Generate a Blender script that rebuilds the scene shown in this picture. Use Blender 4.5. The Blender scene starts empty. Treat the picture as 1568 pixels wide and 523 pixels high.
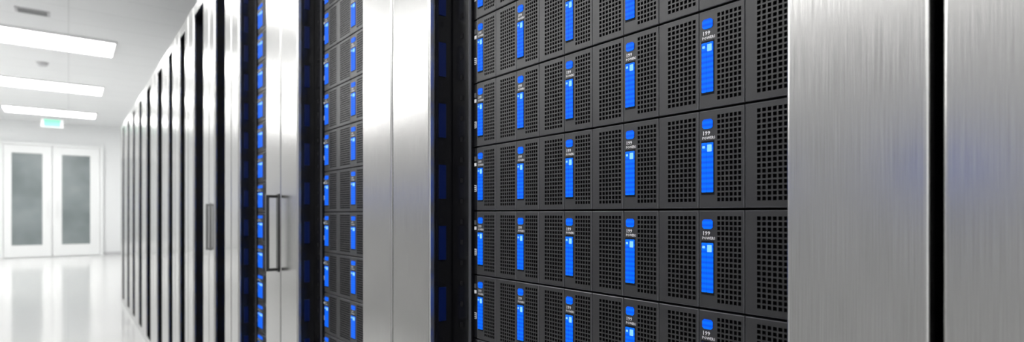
import bpy, math
from mathutils import Vector

# ---------------------------------------------------------------- constants
F=863.0/1568.0            # focal length / image width
X0=105.0; HOR=327.0
TH=math.atan((784-X0)/863.0)
D=0.5; DS=0.55; HC=1.056
RH=2.11; H=0.1094
CEIL=3.30; YW=18.0; XL=-5.0; XR=3.2; YB=-4.5
def yat(X,L=D):
    return L/math.tan(math.atan((X-784)/863.0)+TH)
def lat(X,y):
    return y*math.tan(math.atan((X-784)/863.0)+TH)

# ---------------------------------------------------------------- materials
def newmat(name):
    m=bpy.data.materials.new(name); m.use_nodes=True
    return m,m.node_tree.nodes,m.node_tree.links,m.node_tree.nodes['Principled BSDF']
def simple(name,col,rough=.5,metal=0,em=None,es=0,noise=0.0,spec=.5):
    m,n,l,b=newmat(name)
    b.inputs['Base Color'].default_value=(*col,1)
    b.inputs['Roughness'].default_value=rough
    b.inputs['Metallic'].default_value=metal
    b.inputs['Specular IOR Level'].default_value=spec
    if em:
        b.inputs['Emission Color'].default_value=(*em,1)
        b.inputs['Emission Strength'].default_value=es
    if noise>0:
        tc=n.new('ShaderNodeTexCoord'); t=n.new('ShaderNodeTexNoise'); t.inputs['Scale'].default_value=noise
        l.new(tc.outputs['Object'],t.inputs['Vector'])
        r=n.new('ShaderNodeMapRange'); r.inputs['To Min'].default_value=rough*.85; r.inputs['To Max'].default_value=rough*1.15
        l.new(t.outputs['Fac'],r.inputs['Value']); l.new(r.outputs['Result'],b.inputs['Roughness'])
    return m

def steel():
    m,n,l,b=newmat('brushed_steel')
    tc=n.new('ShaderNodeTexCoord')
    mp=n.new('ShaderNodeMapping'); mp.inputs['Scale'].default_value=(1900,1900,14)
    l.new(tc.outputs['Object'],mp.inputs['Vector'])
    t=n.new('ShaderNodeTexNoise'); t.inputs['Scale'].default_value=1.0; t.inputs['Detail'].default_value=3
    l.new(mp.outputs['Vector'],t.inputs['Vector'])
    r=n.new('ShaderNodeMapRange'); r.inputs['From Min'].default_value=.3; r.inputs['From Max'].default_value=.7
    r.inputs['To Min'].default_value=.18; r.inputs['To Max'].default_value=.27
    l.new(t.outputs['Fac'],r.inputs['Value']); l.new(r.outputs['Result'],b.inputs['Roughness'])
    c=n.new('ShaderNodeValToRGB')
    c.color_ramp.elements[0].position=.3; c.color_ramp.elements[0].color=(.53,.525,.515,1)
    c.color_ramp.elements[1].position=.7; c.color_ramp.elements[1].color=(.67,.665,.655,1)
    l.new(t.outputs['Fac'],c.inputs['Fac']); l.new(c.outputs['Color'],b.inputs['Base Color'])
    bp=n.new('ShaderNodeBump'); bp.inputs['Strength'].default_value=.012; bp.inputs['Distance'].default_value=.001
    l.new(t.outputs['Fac'],bp.inputs['Height']); l.new(bp.outputs['Normal'],b.inputs['Normal'])
    b.inputs['Metallic'].default_value=1
    return m
STEEL=steel()
BLACK=simple('black_enamel',(.004,.004,.005),.25,noise=20)
DARK=simple('hole_black',(.003,.003,.004),.7,spec=.2)
FACE=simple('server_bezel_grey',(.025,.025,.027),.38,noise=60)
EDGE=simple('server_bezel_edge',(.08,.08,.088),.35)
WHITE_MARK=simple('label_white',(.8,.8,.82),.5)
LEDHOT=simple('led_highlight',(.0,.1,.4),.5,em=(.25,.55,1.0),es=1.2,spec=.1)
GLOWBLUE=simple('painted_glow_blue',(.0,.003,.02),.3,em=(.0,.015,.30),es=.07)  # dim emission imitating blue LED reflections on the rack side wall
HANDLE=simple('handle_black',(.012,.012,.012),.3)
HANDLEG=simple('handle_grey',(.2,.2,.2),.35,metal=.6)
def led():
    m,n,l,b=newmat('led_blue')
    b.inputs['Base Color'].default_value=(.0,.01,.1,1)
    tc=n.new('ShaderNodeTexCoord'); s=n.new('ShaderNodeSeparateXYZ'); l.new(tc.outputs['Object'],s.inputs[0])
    mu=n.new('ShaderNodeMath'); mu.operation='MULTIPLY'; mu.inputs[1].default_value=2*math.pi/.0058
    l.new(s.outputs['Z'],mu.inputs[0])
    si=n.new('ShaderNodeMath'); si.operation='SINE'; l.new(mu.outputs[0],si.inputs[0])
    c=n.new('ShaderNodeValToRGB')
    c.color_ramp.elements[0].position=0; c.color_ramp.elements[0].color=(.0,.09,.78,1)
    c.color_ramp.elements[1].position=1; c.color_ramp.elements[1].color=(.0,.17,1,1)
    r=n.new('ShaderNodeMapRange'); r.inputs['From Min'].default_value=-1
    l.new(si.outputs[0],r.inputs['Value']); l.new(r.outputs['Result'],c.inputs['Fac'])
    l.new(c.outputs['Color'],b.inputs['Emission Color']); b.inputs['Emission Strength'].default_value=1.03
    b.inputs['Specular IOR Level'].default_value=.1
    return m
LED=led()
GROUND=simple('wall_white_paint',(.84,.85,.855),.6,noise=3)
DOORW=simple('door_white',(.88,.89,.89),.4)
CABW=simple('reflector_pale_grey',(.58,.58,.57),.35,noise=5)
SCREEN=simple('added_blue_glow',(.0,.05,.3),.3,em=(.05,.15,1),es=.9)  # added glow, out of view, tints the steel reflections blue
def glassmat():
    m,n,l,b=newmat('door_glass')
    tc=n.new('ShaderNodeTexCoord'); t=n.new('ShaderNodeTexNoise'); t.inputs['Scale'].default_value=1.5
    l.new(tc.outputs['Object'],t.inputs['Vector'])
    c=n.new('ShaderNodeValToRGB')
    c.color_ramp.elements[0].position=.3; c.color_ramp.elements[0].color=(.18,.21,.215,1)
    c.color_ramp.elements[1].position=.7; c.color_ramp.elements[1].color=(.28,.315,.32,1)
    l.new(t.outputs['Fac'],c.inputs['Fac']); l.new(c.outputs['Color'],b.inputs['Base Color'])
    b.inputs['Roughness'].default_value=.12
    return m
GLASS=glassmat()
def tiled(name,col,line,sx,sy,rough,mort=.004):
    m,n,l,b=newmat(name)
    tc=n.new('ShaderNodeTexCoord')
    br=n.new('ShaderNodeTexBrick'); br.offset=0
    br.inputs['Scale'].default_value=1; br.inputs['Brick Width'].default_value=sx; br.inputs['Row Height'].default_value=sy
    br.inputs['Mortar Size'].default_value=mort; br.inputs['Mortar Smooth'].default_value=.3
    br.inputs['Color1'].default_value=(*col,1); br.inputs['Color2'].default_value=(*[c*.985 for c in col],1)
    br.inputs['Mortar'].default_value=(*line,1)
    l.new(tc.outputs['Object'],br.inputs['Vector']); l.new(br.outputs['Color'],b.inputs['Base Color'])
    b.inputs['Roughness'].default_value=rough
    return m
FLOORM=tiled('floor_epoxy',(.77,.77,.76),(.69,.69,.69),1.2,1.2,.12,.003)
CEILM=tiled('ceiling_panels',(.84,.85,.855),(.69,.70,.70),1.2,.6,.7,.006)
LAMP=simple('lamp_diffuser',(1,1,1),.5,em=(1,.995,.985),es=10.8)
WFRAME=simple('lamp_frame',(.85,.85,.85),.4)
GREEN=simple('exit_green',(.15,.5,.35),.4,em=(.25,.75,.55),es=.4)
VENT=simple('vent_grey',(.55,.55,.56),.5)

# ---------------------------------------------------------------- mesh builder
class MB:
    def __init__(s,mats): s.v=[];s.f=[];s.m=[];s.mats=mats
    def quad(s,pts,mi=0):
        i=len(s.v); s.v+= [tuple(p) for p in pts]; s.f.append(tuple(range(i,i+len(pts)))); s.m.append(mi)
    def box(s,x0,x1,y0,y1,z0,z1,mi=0):
        i=len(s.v)
        s.v+=[(x0,y0,z0),(x1,y0,z0),(x1,y1,z0),(x0,y1,z0),(x0,y0,z1),(x1,y0,z1),(x1,y1,z1),(x0,y1,z1)]
        for f in ((0,3,2,1),(4,5,6,7),(0,1,5,4),(1,2,6,5),(2,3,7,6),(3,0,4,7)):
            s.f.append(tuple(i+k for k in f)); s.m.append(mi)
    def mesh(s,name):
        me=bpy.data.meshes.new(name); me.from_pydata(s.v,[],s.f)
        for m in s.mats: me.materials.append(m)
        for p,mi in zip(me.polygons,s.m): p.material_index=mi
        me.update(); return me
    def obj(s,name,parent=None,bevel=0,seg=3):
        o=bpy.data.objects.new(name,s.mesh(name)); bpy.context.collection.objects.link(o)
        if parent: o.parent=parent
        if bevel:
            b=o.modifiers.new('bevel','BEVEL'); b.width=bevel; b.segments=seg; b.limit_method='ANGLE'
            b.harden_normals=True
            for p in o.data.polygons: p.use_smooth=True
        return o
def empty(name,loc=(0,0,0)):
    e=bpy.data.objects.new(name,None); e.location=loc; e.empty_display_size=.1
    bpy.context.collection.objects.link(e); return e

_tc={}
def glyphs(txt,size):
    k=(txt,size)
    if k in _tc: return _tc[k]
    cu=bpy.data.curves.new('t','FONT'); cu.body=txt; cu.size=size; cu.resolution_u=1; cu.offset=size*.015
    ob=bpy.data.objects.new('t',cu); bpy.context.collection.objects.link(ob)
    bpy.context.view_layer.update()
    dg=bpy.context.evaluated_depsgraph_get()
    me=bpy.data.meshes.new_from_object(ob.evaluated_get(dg))
    r=([tuple(v.co) for v in me.vertices],[tuple(p.vertices) for p in me.polygons])
    bpy.data.objects.remove(ob); bpy.data.curves.remove(cu); bpy.data.meshes.remove(me)
    _tc[k]=r; return r

# ---------------------------------------------------------------- server unit
def make_server(name,nm,w,first_led_phase=0,gx=7,gz=17,lw=.0138):
    """local: front plane x=0, +x into rack, y=0 far end, -y toward camera, z 0..H"""
    M=MB([FACE,DARK,EDGE,LED,LEDHOT,WHITE_MARK,BLACK])
    top=H-.0018; bot=.0008
    W=nm*w
    M.box(.012,.60,-W,0,bot+.001,top-.001,1)
    def Y(u): return -u
    def fq(u0,u1,z0,z1,mi,x=0.0):
        M.quad([(x,Y(u0),z0),(x,Y(u1),z0),(x,Y(u1),z1),(x,Y(u0),z1)],mi)
    for k in range(nm):
        ledm=(k%2==first_led_phase)
        a=k*w+.0005; b=(k+1)*w-.0005; c=.0008
        A,B,Z0,Z1=a+c,b-c,bot+c,top-c
        for (p,q) in (((a,bot),(b,bot)),((b,bot),(b,top)),((b,top),(a,top)),((a,top),(a,bot))):
            def ins(t): return (min(max(t[0],A),B),min(max(t[1],Z0),Z1))
            pi,qi=ins(p),ins(q)
            M.quad([(c,Y(p[0]),p[1]),(c,Y(q[0]),q[1]),(0,Y(qi[0]),qi[1]),(0,Y(pi[0]),pi[1])],2)
            M.quad([(.012,Y(p[0]),p[1]),(.012,Y(q[0]),q[1]),(c,Y(q[0]),q[1]),(c,Y(p[0]),p[1])],0)
        lf=(.0045+lw+.0035)/w if ledm else .23
        g0=a+(b-a)*(max(.41,lf) if ledm else .23); g1=a+(b-a)*.955
        z0=bot+(top-bot)*.06; z1=bot+(top-bot)*.95
        n=gx-1 if ledm else gx
        fq(A,g0,Z0,Z1,0); fq(g1,B,Z0,Z1,0); fq(g0,g1,Z0,z0,0); fq(g0,g1,z1,Z1,0)
        pu=(g1-g0)/n; pz=(z1-z0)/gz; t=.30
        for i in range(n):
            u0=g0+i*pu; h0=u0+pu*t*.5; h1=u0+pu*(1-t*.5); u1=u0+pu
            fq(u0,h0,z0,z1,0); fq(h1,u1,z0,z1,0)
            for j in range(gz):
                s0=z0+j*pz; k0=s0+pz*t*.5; k1=s0+pz*(1-t*.5); s1=s0+pz
                fq(h0,h1,s0,k0,0); fq(h0,h1,k1,s1,0)
                d=.0045
                fq(h0,h1,k0,k1,1,d)
                M.quad([(0,Y(h0),k0),(d,Y(h0),k0),(d,Y(h0),k1),(0,Y(h0),k1)],1)
                M.quad([(0,Y(h1),k0),(d,Y(h1),k0),(d,Y(h1),k1),(0,Y(h1),k1)],1)
                M.quad([(0,Y(h0),k0),(0,Y(h1),k0),(d,Y(h1),k0),(d,Y(h0),k0)],1)
                M.quad([(0,Y(h0),k1),(0,Y(h1),k1),(d,Y(h1),k1),(d,Y(h0),k1)],1)
        if ledm:
            l0=a+.0041; l1=l0+lw
            M.box(-.0003,.001,Y(l1+.001),Y(l0-.001),H*.14,H*.68,1)
            def pad(u0,u1,z0,z1,mi,x0,x1,r):
                pts=[(u0+r,z0),(u1-r,z0),(u1,z0+r),(u1,z1-r),(u1-r,z1),(u0+r,z1),(u0,z1-r),(u0,z0+r)]
                M.quad([(x0,Y(p[0]),p[1]) for p in pts],mi)
                for i in range(8):
                    p,q=pts[i],pts[(i+1)%8]
                    M.quad([(x1,Y(p[0]),p[1]),(x1,Y(q[0]),q[1]),(x0,Y(q[0]),q[1]),(x0,Y(p[0]),p[1])],mi)
            pad(l0+.0008,l1-.0008,H*.80,H*.895,3,-.0014,0,.002)
            mid=l0+(l1-l0)*.42
            pad(l0,mid-.0002,H*.165,H*.66,3,-.0014,0,.0005)
            pad(mid+.0002,l1,H*.165,H*.66,3,-.0012,0,.0005)
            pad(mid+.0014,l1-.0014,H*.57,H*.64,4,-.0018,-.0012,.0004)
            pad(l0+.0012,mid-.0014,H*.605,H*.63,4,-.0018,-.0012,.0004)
            for txt,zz,sz in (('199',.737,.0066),('POWER1',.695,.0045)):
                V,Fc=glyphs(txt,sz); wd=max(v[0] for v in V)
                sc=min(1,.0155/wd)*max(1,lw/.0138*.7)
                i=len(M.v)
                M.v+=[(-.0006,Y(l0+.0004+v[0]*sc),H*zz+v[1]*.95) for v in V]
                for f in Fc: M.f.append(tuple(i+q for q in f)); M.m.append(5)
    M.box(.002,.014,0.0008,.012,bot,top,6)
    for zz,hh in ((.78,.07),(.70,.05),(.30,.10)):
        M.box(.0012,.002,.0035,.0085,H*zz,H*(zz+hh),5 if zz<.75 else 2)
    for q in range(3):
        M.box(.0008,.0012,.004,.008,H*(.31+q*.03),H*(.325+q*.03),1)
    return M.mesh(name)

SA=make_server('server_unit_wide',10,(yat(730,DS)-yat(1140,DS))/9.0,0)
# ------- racks
seams=[None,1432.5,600,430,354,320,288,268,251,234,219,208,199,191,185]
opens=[None,(1203,657),(555,455),(407,365),(344,328),(311,296),(283,274),(264,257),(248,240),(230.5,223.5),(217,212),(206.5,202.5),(198,194.5),(190,187)]
ysm=[-.75]+[yat(s) for s in seams[1:]]
def handle(parent,yc,z0,z1,o=.036,mat=None):
    M=MB([mat or HANDLE])
    t=.009
    M.box(D-o,D-o+t,yc-.007,yc+.007,z0,z1,0)
    M.box(D-o+t*.5,D+.0,yc-.007,yc+.007,z1-t,z1,0)
    M.box(D-o+t*.5,D+.0,yc-.007,yc+.007,z0,z0+t,0)
    M.box(D-.003,D+.0,yc-.012,yc+.012,z0-.004,z1+.004,0)
    return M.obj('pull_handle',parent,.0015,2)
racks=[]
for i in range(len(ysm)-1):
    y0,y1=ysm[i],ysm[i+1]
    if i==0: o0,o1=-.60,-.05
    else: o0,o1=yat(opens[i][0]),yat(opens[i][1])
    ga=.0038 if i<=1 else .0030
    gb=.0038 if i==0 else .0030
    y0+=ga; y1-=gb
    R=empty('server_rack',(0,0,0)); racks.append((R,y0,y1))
    S=MB([STEEL])
    th=.014
    S.box(D,D+th,y0,o0,.0,RH,0); S.box(D,D+th,o1,y1,.0,RH,0)
    so=S.obj('steel_posts',R,.004 if i<3 else .006,4)
    S=MB([STEEL])
    S.box(D+.001,D+th,o0+.0002,o1-.0002,RH-.05,RH-.001,0); S.box(D+.001,D+th,o0+.0002,o1-.0002,.001,.06,0)
    S.obj('steel_rails',R,.002,2)
    B=MB([BLACK])
    e=.001
    B.box(D+th,D+1.0,y0+e,o0-.001,.0,RH-.01)
    B.box(D+th,D+1.0,o1+.001,y1-e,.0,RH-.01)
    B.box(D+th,D+1.0,o0-.001,o1+.001,RH-.05,RH-.01)
    B.box(D+th,D+1.0,o0-.001,o1+.001,.0,.06)
    B.box(D+.96,D+1.0,o0-.001,o1+.001,.06,RH-.05)
    B.obj('cabinet_body',R)
    if i==1:
        me=SA; ye=yat(730,DS)
    elif i==2:
        ye=yat(497,DS); w=(yat(497,DS)-yat(537,DS))/2*1.0
        n=max(1,int((ye-o0-.004)/w)); me=make_server('server_unit_half',n,w,0,gx=10,lw=.025)
    elif i==3:
        ye=yat(395,DS); w=.15
        n=max(1,int((ye-o0-.004)/w)); me=make_server('server_unit_narrow',n,w,0,gx=12,lw=.060)
    else:
        ye=o1-.03; wd=ye-o0-.004
        n=2 if wd>.12 else 1
        if i==0: n=8
        me=make_server('server_unit_slim',n,wd/n,0,gx=5,gz=10)
    for r in range(18):
        s=bpy.data.objects.new('server_unit',me); bpy.context.collection.objects.link(s)
        s.parent=R; s.location=(DS,ye,HC+.05*H+(r-9)*H)
    if o1-ye>.016:
        K=MB([BLACK,DARK,EDGE])
        K.box(DS-.002,DS+.02,ye+.014,o1-.003,.06,RH-.05,0)
        yc=(ye+.014+o1-.003)/2
        for q in range(54):
            z=.09+q*H/3
            if z<RH-.07: K.box(DS-.003,DS-.0018,yc-.004,yc+.004,z,z+.008,1)
        K.box(DS-.006,DS-.002,ye+.014,ye+.0155,.06,RH-.05,2)
        K.obj('mounting_rail',R)
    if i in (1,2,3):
        K=MB([GLOWBLUE])  # glowing patches stand in for reflected LED light, no lamps here
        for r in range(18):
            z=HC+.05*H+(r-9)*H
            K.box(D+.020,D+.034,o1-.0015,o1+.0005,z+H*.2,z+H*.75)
        K.obj('painted_glow_patches',R)
    if i==2: handle(R,yat(426),HC-.172,HC+.057)
    if i==4: handle(R,yat(322),HC-.160,HC+.045,.018,HANDLEG)
# opposite side, out of view: pale cabinets added to brighten the steel's reflections
AL=-1.40
CW=.80
me_c=MB([CABW,BLACK,SCREEN,HANDLE])  # SCREEN is the added blue glow, not a display
me_c.box(-.9,-.02,.002,CW-.002,.08,RH,0)
me_c.box(-.88,-.05,.02,CW-.02,0,.08,1)
for (a,b) in ((.006,CW/2-.003),(CW/2+.003,CW-.006)):
    me_c.box(-.02,0,a,b,.10,RH-.02,0)
me_c.box(0,.004,CW*.30,CW*.70,1.16,1.27,1)
me_c.box(.004,.006,CW*.32,CW*.68,1.17,1.26,2)  # added blue glow for the tint in the facing steel
me_c.box(0,.03,CW/2-.03,CW/2-.015,.85,1.08,3)
mesh_c=me_c.mesh('reflector_cabinet')
for k in range(16):
    c=bpy.data.objects.new('reflector_cabinet',mesh_c); bpy.context.collection.objects.link(c)
    c.location=(AL,-3.0+k*CW,0)

# ---------------------------------------------------------------- room
def roombox(name,b,mat):
    M=MB([mat]); M.box(*b,0); return M.obj(name)
roombox('floor',(XL-.2,XR+.2,YB-.2,YW+.2,-.1,0),FLOORM)
roombox('ceiling',(XL-.2,XR+.2,YB-.2,YW+.2,CEIL,CEIL+.1),CEILM)
roombox('wall_left',(XL-.2,XL,YB,YW,0,CEIL),GROUND)
roombox('wall_right',(XR,XR+.2,YB,YW,0,CEIL),GROUND)
roombox('wall_back',(XL-.2,XR+.2,YB-.2,YB,0,CEIL),GROUND)
roombox('wall_far',(XL-.2,XR+.2,YW,YW+.2,0,CEIL),GROUND)
roombox('baseboard_far',(XL,XR,YW-.02,YW,0,.07),VENT)

def wz(y): return HC+(HOR-y)*14.2/863.0
xa,xm,xb=lat(5,YW),lat(80,YW),lat(153,YW)
ztop=wz(226)
T=MB([DOORW]); t=.07
T.box(xa-t,xa,YW-.07,YW,0,ztop+t); T.box(xb,xb+t,YW-.07,YW,0,ztop+t); T.box(xa,xb,YW-.07,YW,ztop,ztop+t)
T.obj('trim_1',None,.004)
def leaf(name,x0,x1,gx0,gx1,hx):
    E=empty(name)
    z0,z1=wz(373),wz(238)
    M=MB([DOORW]); y0,y1=YW-.055,YW-.012
    M.box(x0,gx0,y0,y1,.01,ztop-.005); M.box(gx1,x1,y0,y1,.01,ztop-.005)
    M.box(gx0,gx1,y0,y1,.01,z0); M.box(gx0,gx1,y0,y1,z1,ztop-.005)
    M.obj('door_frame',E,.004)
    G=MB([GLASS]); G.box(gx0,gx1,YW-.035,YW-.02,z0,z1); G.obj('door_glass',E)
    K=MB([WFRAME]); K.box(hx-.012,hx+.012,y0-.05,y0-.03,.95,1.35); K.box(hx-.01,hx+.01,y0-.04,y0,1.0,1.03); K.box(hx-.01,hx+.01,y0-.04,y0,1.27,1.3)
    K.obj('door_pull',E,.003)
leaf('door_1',xa+.006,xm-.006,lat(18,YW),lat(65,YW),lat(73,YW))
leaf('door_2',xm+.006,xb-.006,lat(95,YW),lat(138,YW),lat(87,YW))

for xc,a,b in ((-.30,.78,.40),(-3.4,.40,1.5)):  # second row is unseen, added and lengthened for highlights in the steel
    for k in range(7):
        y=-3.8+k*3.3
        if b>1 and k==0: y=-2.9
        if b>1 and k>0: y=-2.6+k*3.2
        if y+b>YW: continue
        E=empty('ceiling_or_added_light',(xc,y,CEIL))
        M=MB([WFRAME])
        M.box(-a-.02,a+.02,-b-.02,-b,-.03,0); M.box(-a-.02,a+.02,b,b+.02,-.03,0)
        M.box(-a-.02,-a,-b,b,-.03,0); M.box(a,a+.02,-b,b,-.03,0)
        M.obj('lamp_frame',E)
        M=MB([LAMP]); M.box(-a,a,-b,b,-.022,-.002); M.obj('lamp_diffuser',E)
E=empty('ceiling_vent',(lat(50,8.2),8.2,CEIL))
M=MB([VENT,DARK]); M.box(-.15,.15,-.09,.09,-.012,0,0)
for q in range(4): M.box(-.125,.125,-.068+q*.042,-.062+q*.042,-.016,-.011,1)
M.obj('vent_grille',E)
import bmesh
bm=bmesh.new(); bmesh.ops.create_cone(bm,cap_ends=True,segments=24,radius1=.05,radius2=.08,depth=.05)
me=bpy.data.meshes.new('smoke_detector'); bm.to_mesh(me); bm.free(); me.materials.append(VENT)
o=bpy.data.objects.new('smoke_detector',me); o.location=(lat(65,10.9),10.9,CEIL-.025); bpy.context.collection.objects.link(o)
E=empty('exit_sign',(lat(80,16.8),16.8,CEIL))
M=MB([WFRAME,GREEN]); M.box(-.2,.2,-.02,.02,-.25,-.05,0); M.box(-.15,.15,-.024,-.02,-.235,-.07,1)
M.box(-.12,-.11,-.005,.005,-.05,0,0); M.box(.11,.12,-.005,.005,-.05,0,0)
M.obj('sign_panel',E)

# ---------------------------------------------------------------- world + camera
w=bpy.data.worlds.new('world'); bpy.context.scene.world=w; w.use_nodes=True
w.node_tree.nodes['Background'].inputs['Color'].default_value=(.8,.85,.9,1)
w.node_tree.nodes['Background'].inputs['Strength'].default_value=.3
cam=bpy.data.cameras.new('camera'); co=bpy.data.objects.new('camera',cam); bpy.context.collection.objects.link(co)
co.location=(0,0,HC); co.rotation_euler=(math.pi/2,0,-TH)
cam.sensor_width=36; cam.sensor_fit='HORIZONTAL'; cam.lens=36*F; cam.shift_y=(HOR-261.5)/1568.0
cam.clip_start=.02
cam.dof.use_dof=True; cam.dof.focus_distance=.72; cam.dof.aperture_fstop=5.0
bpy.context.scene.camera=co
bpy.context.scene.view_settings.view_transform='Standard'
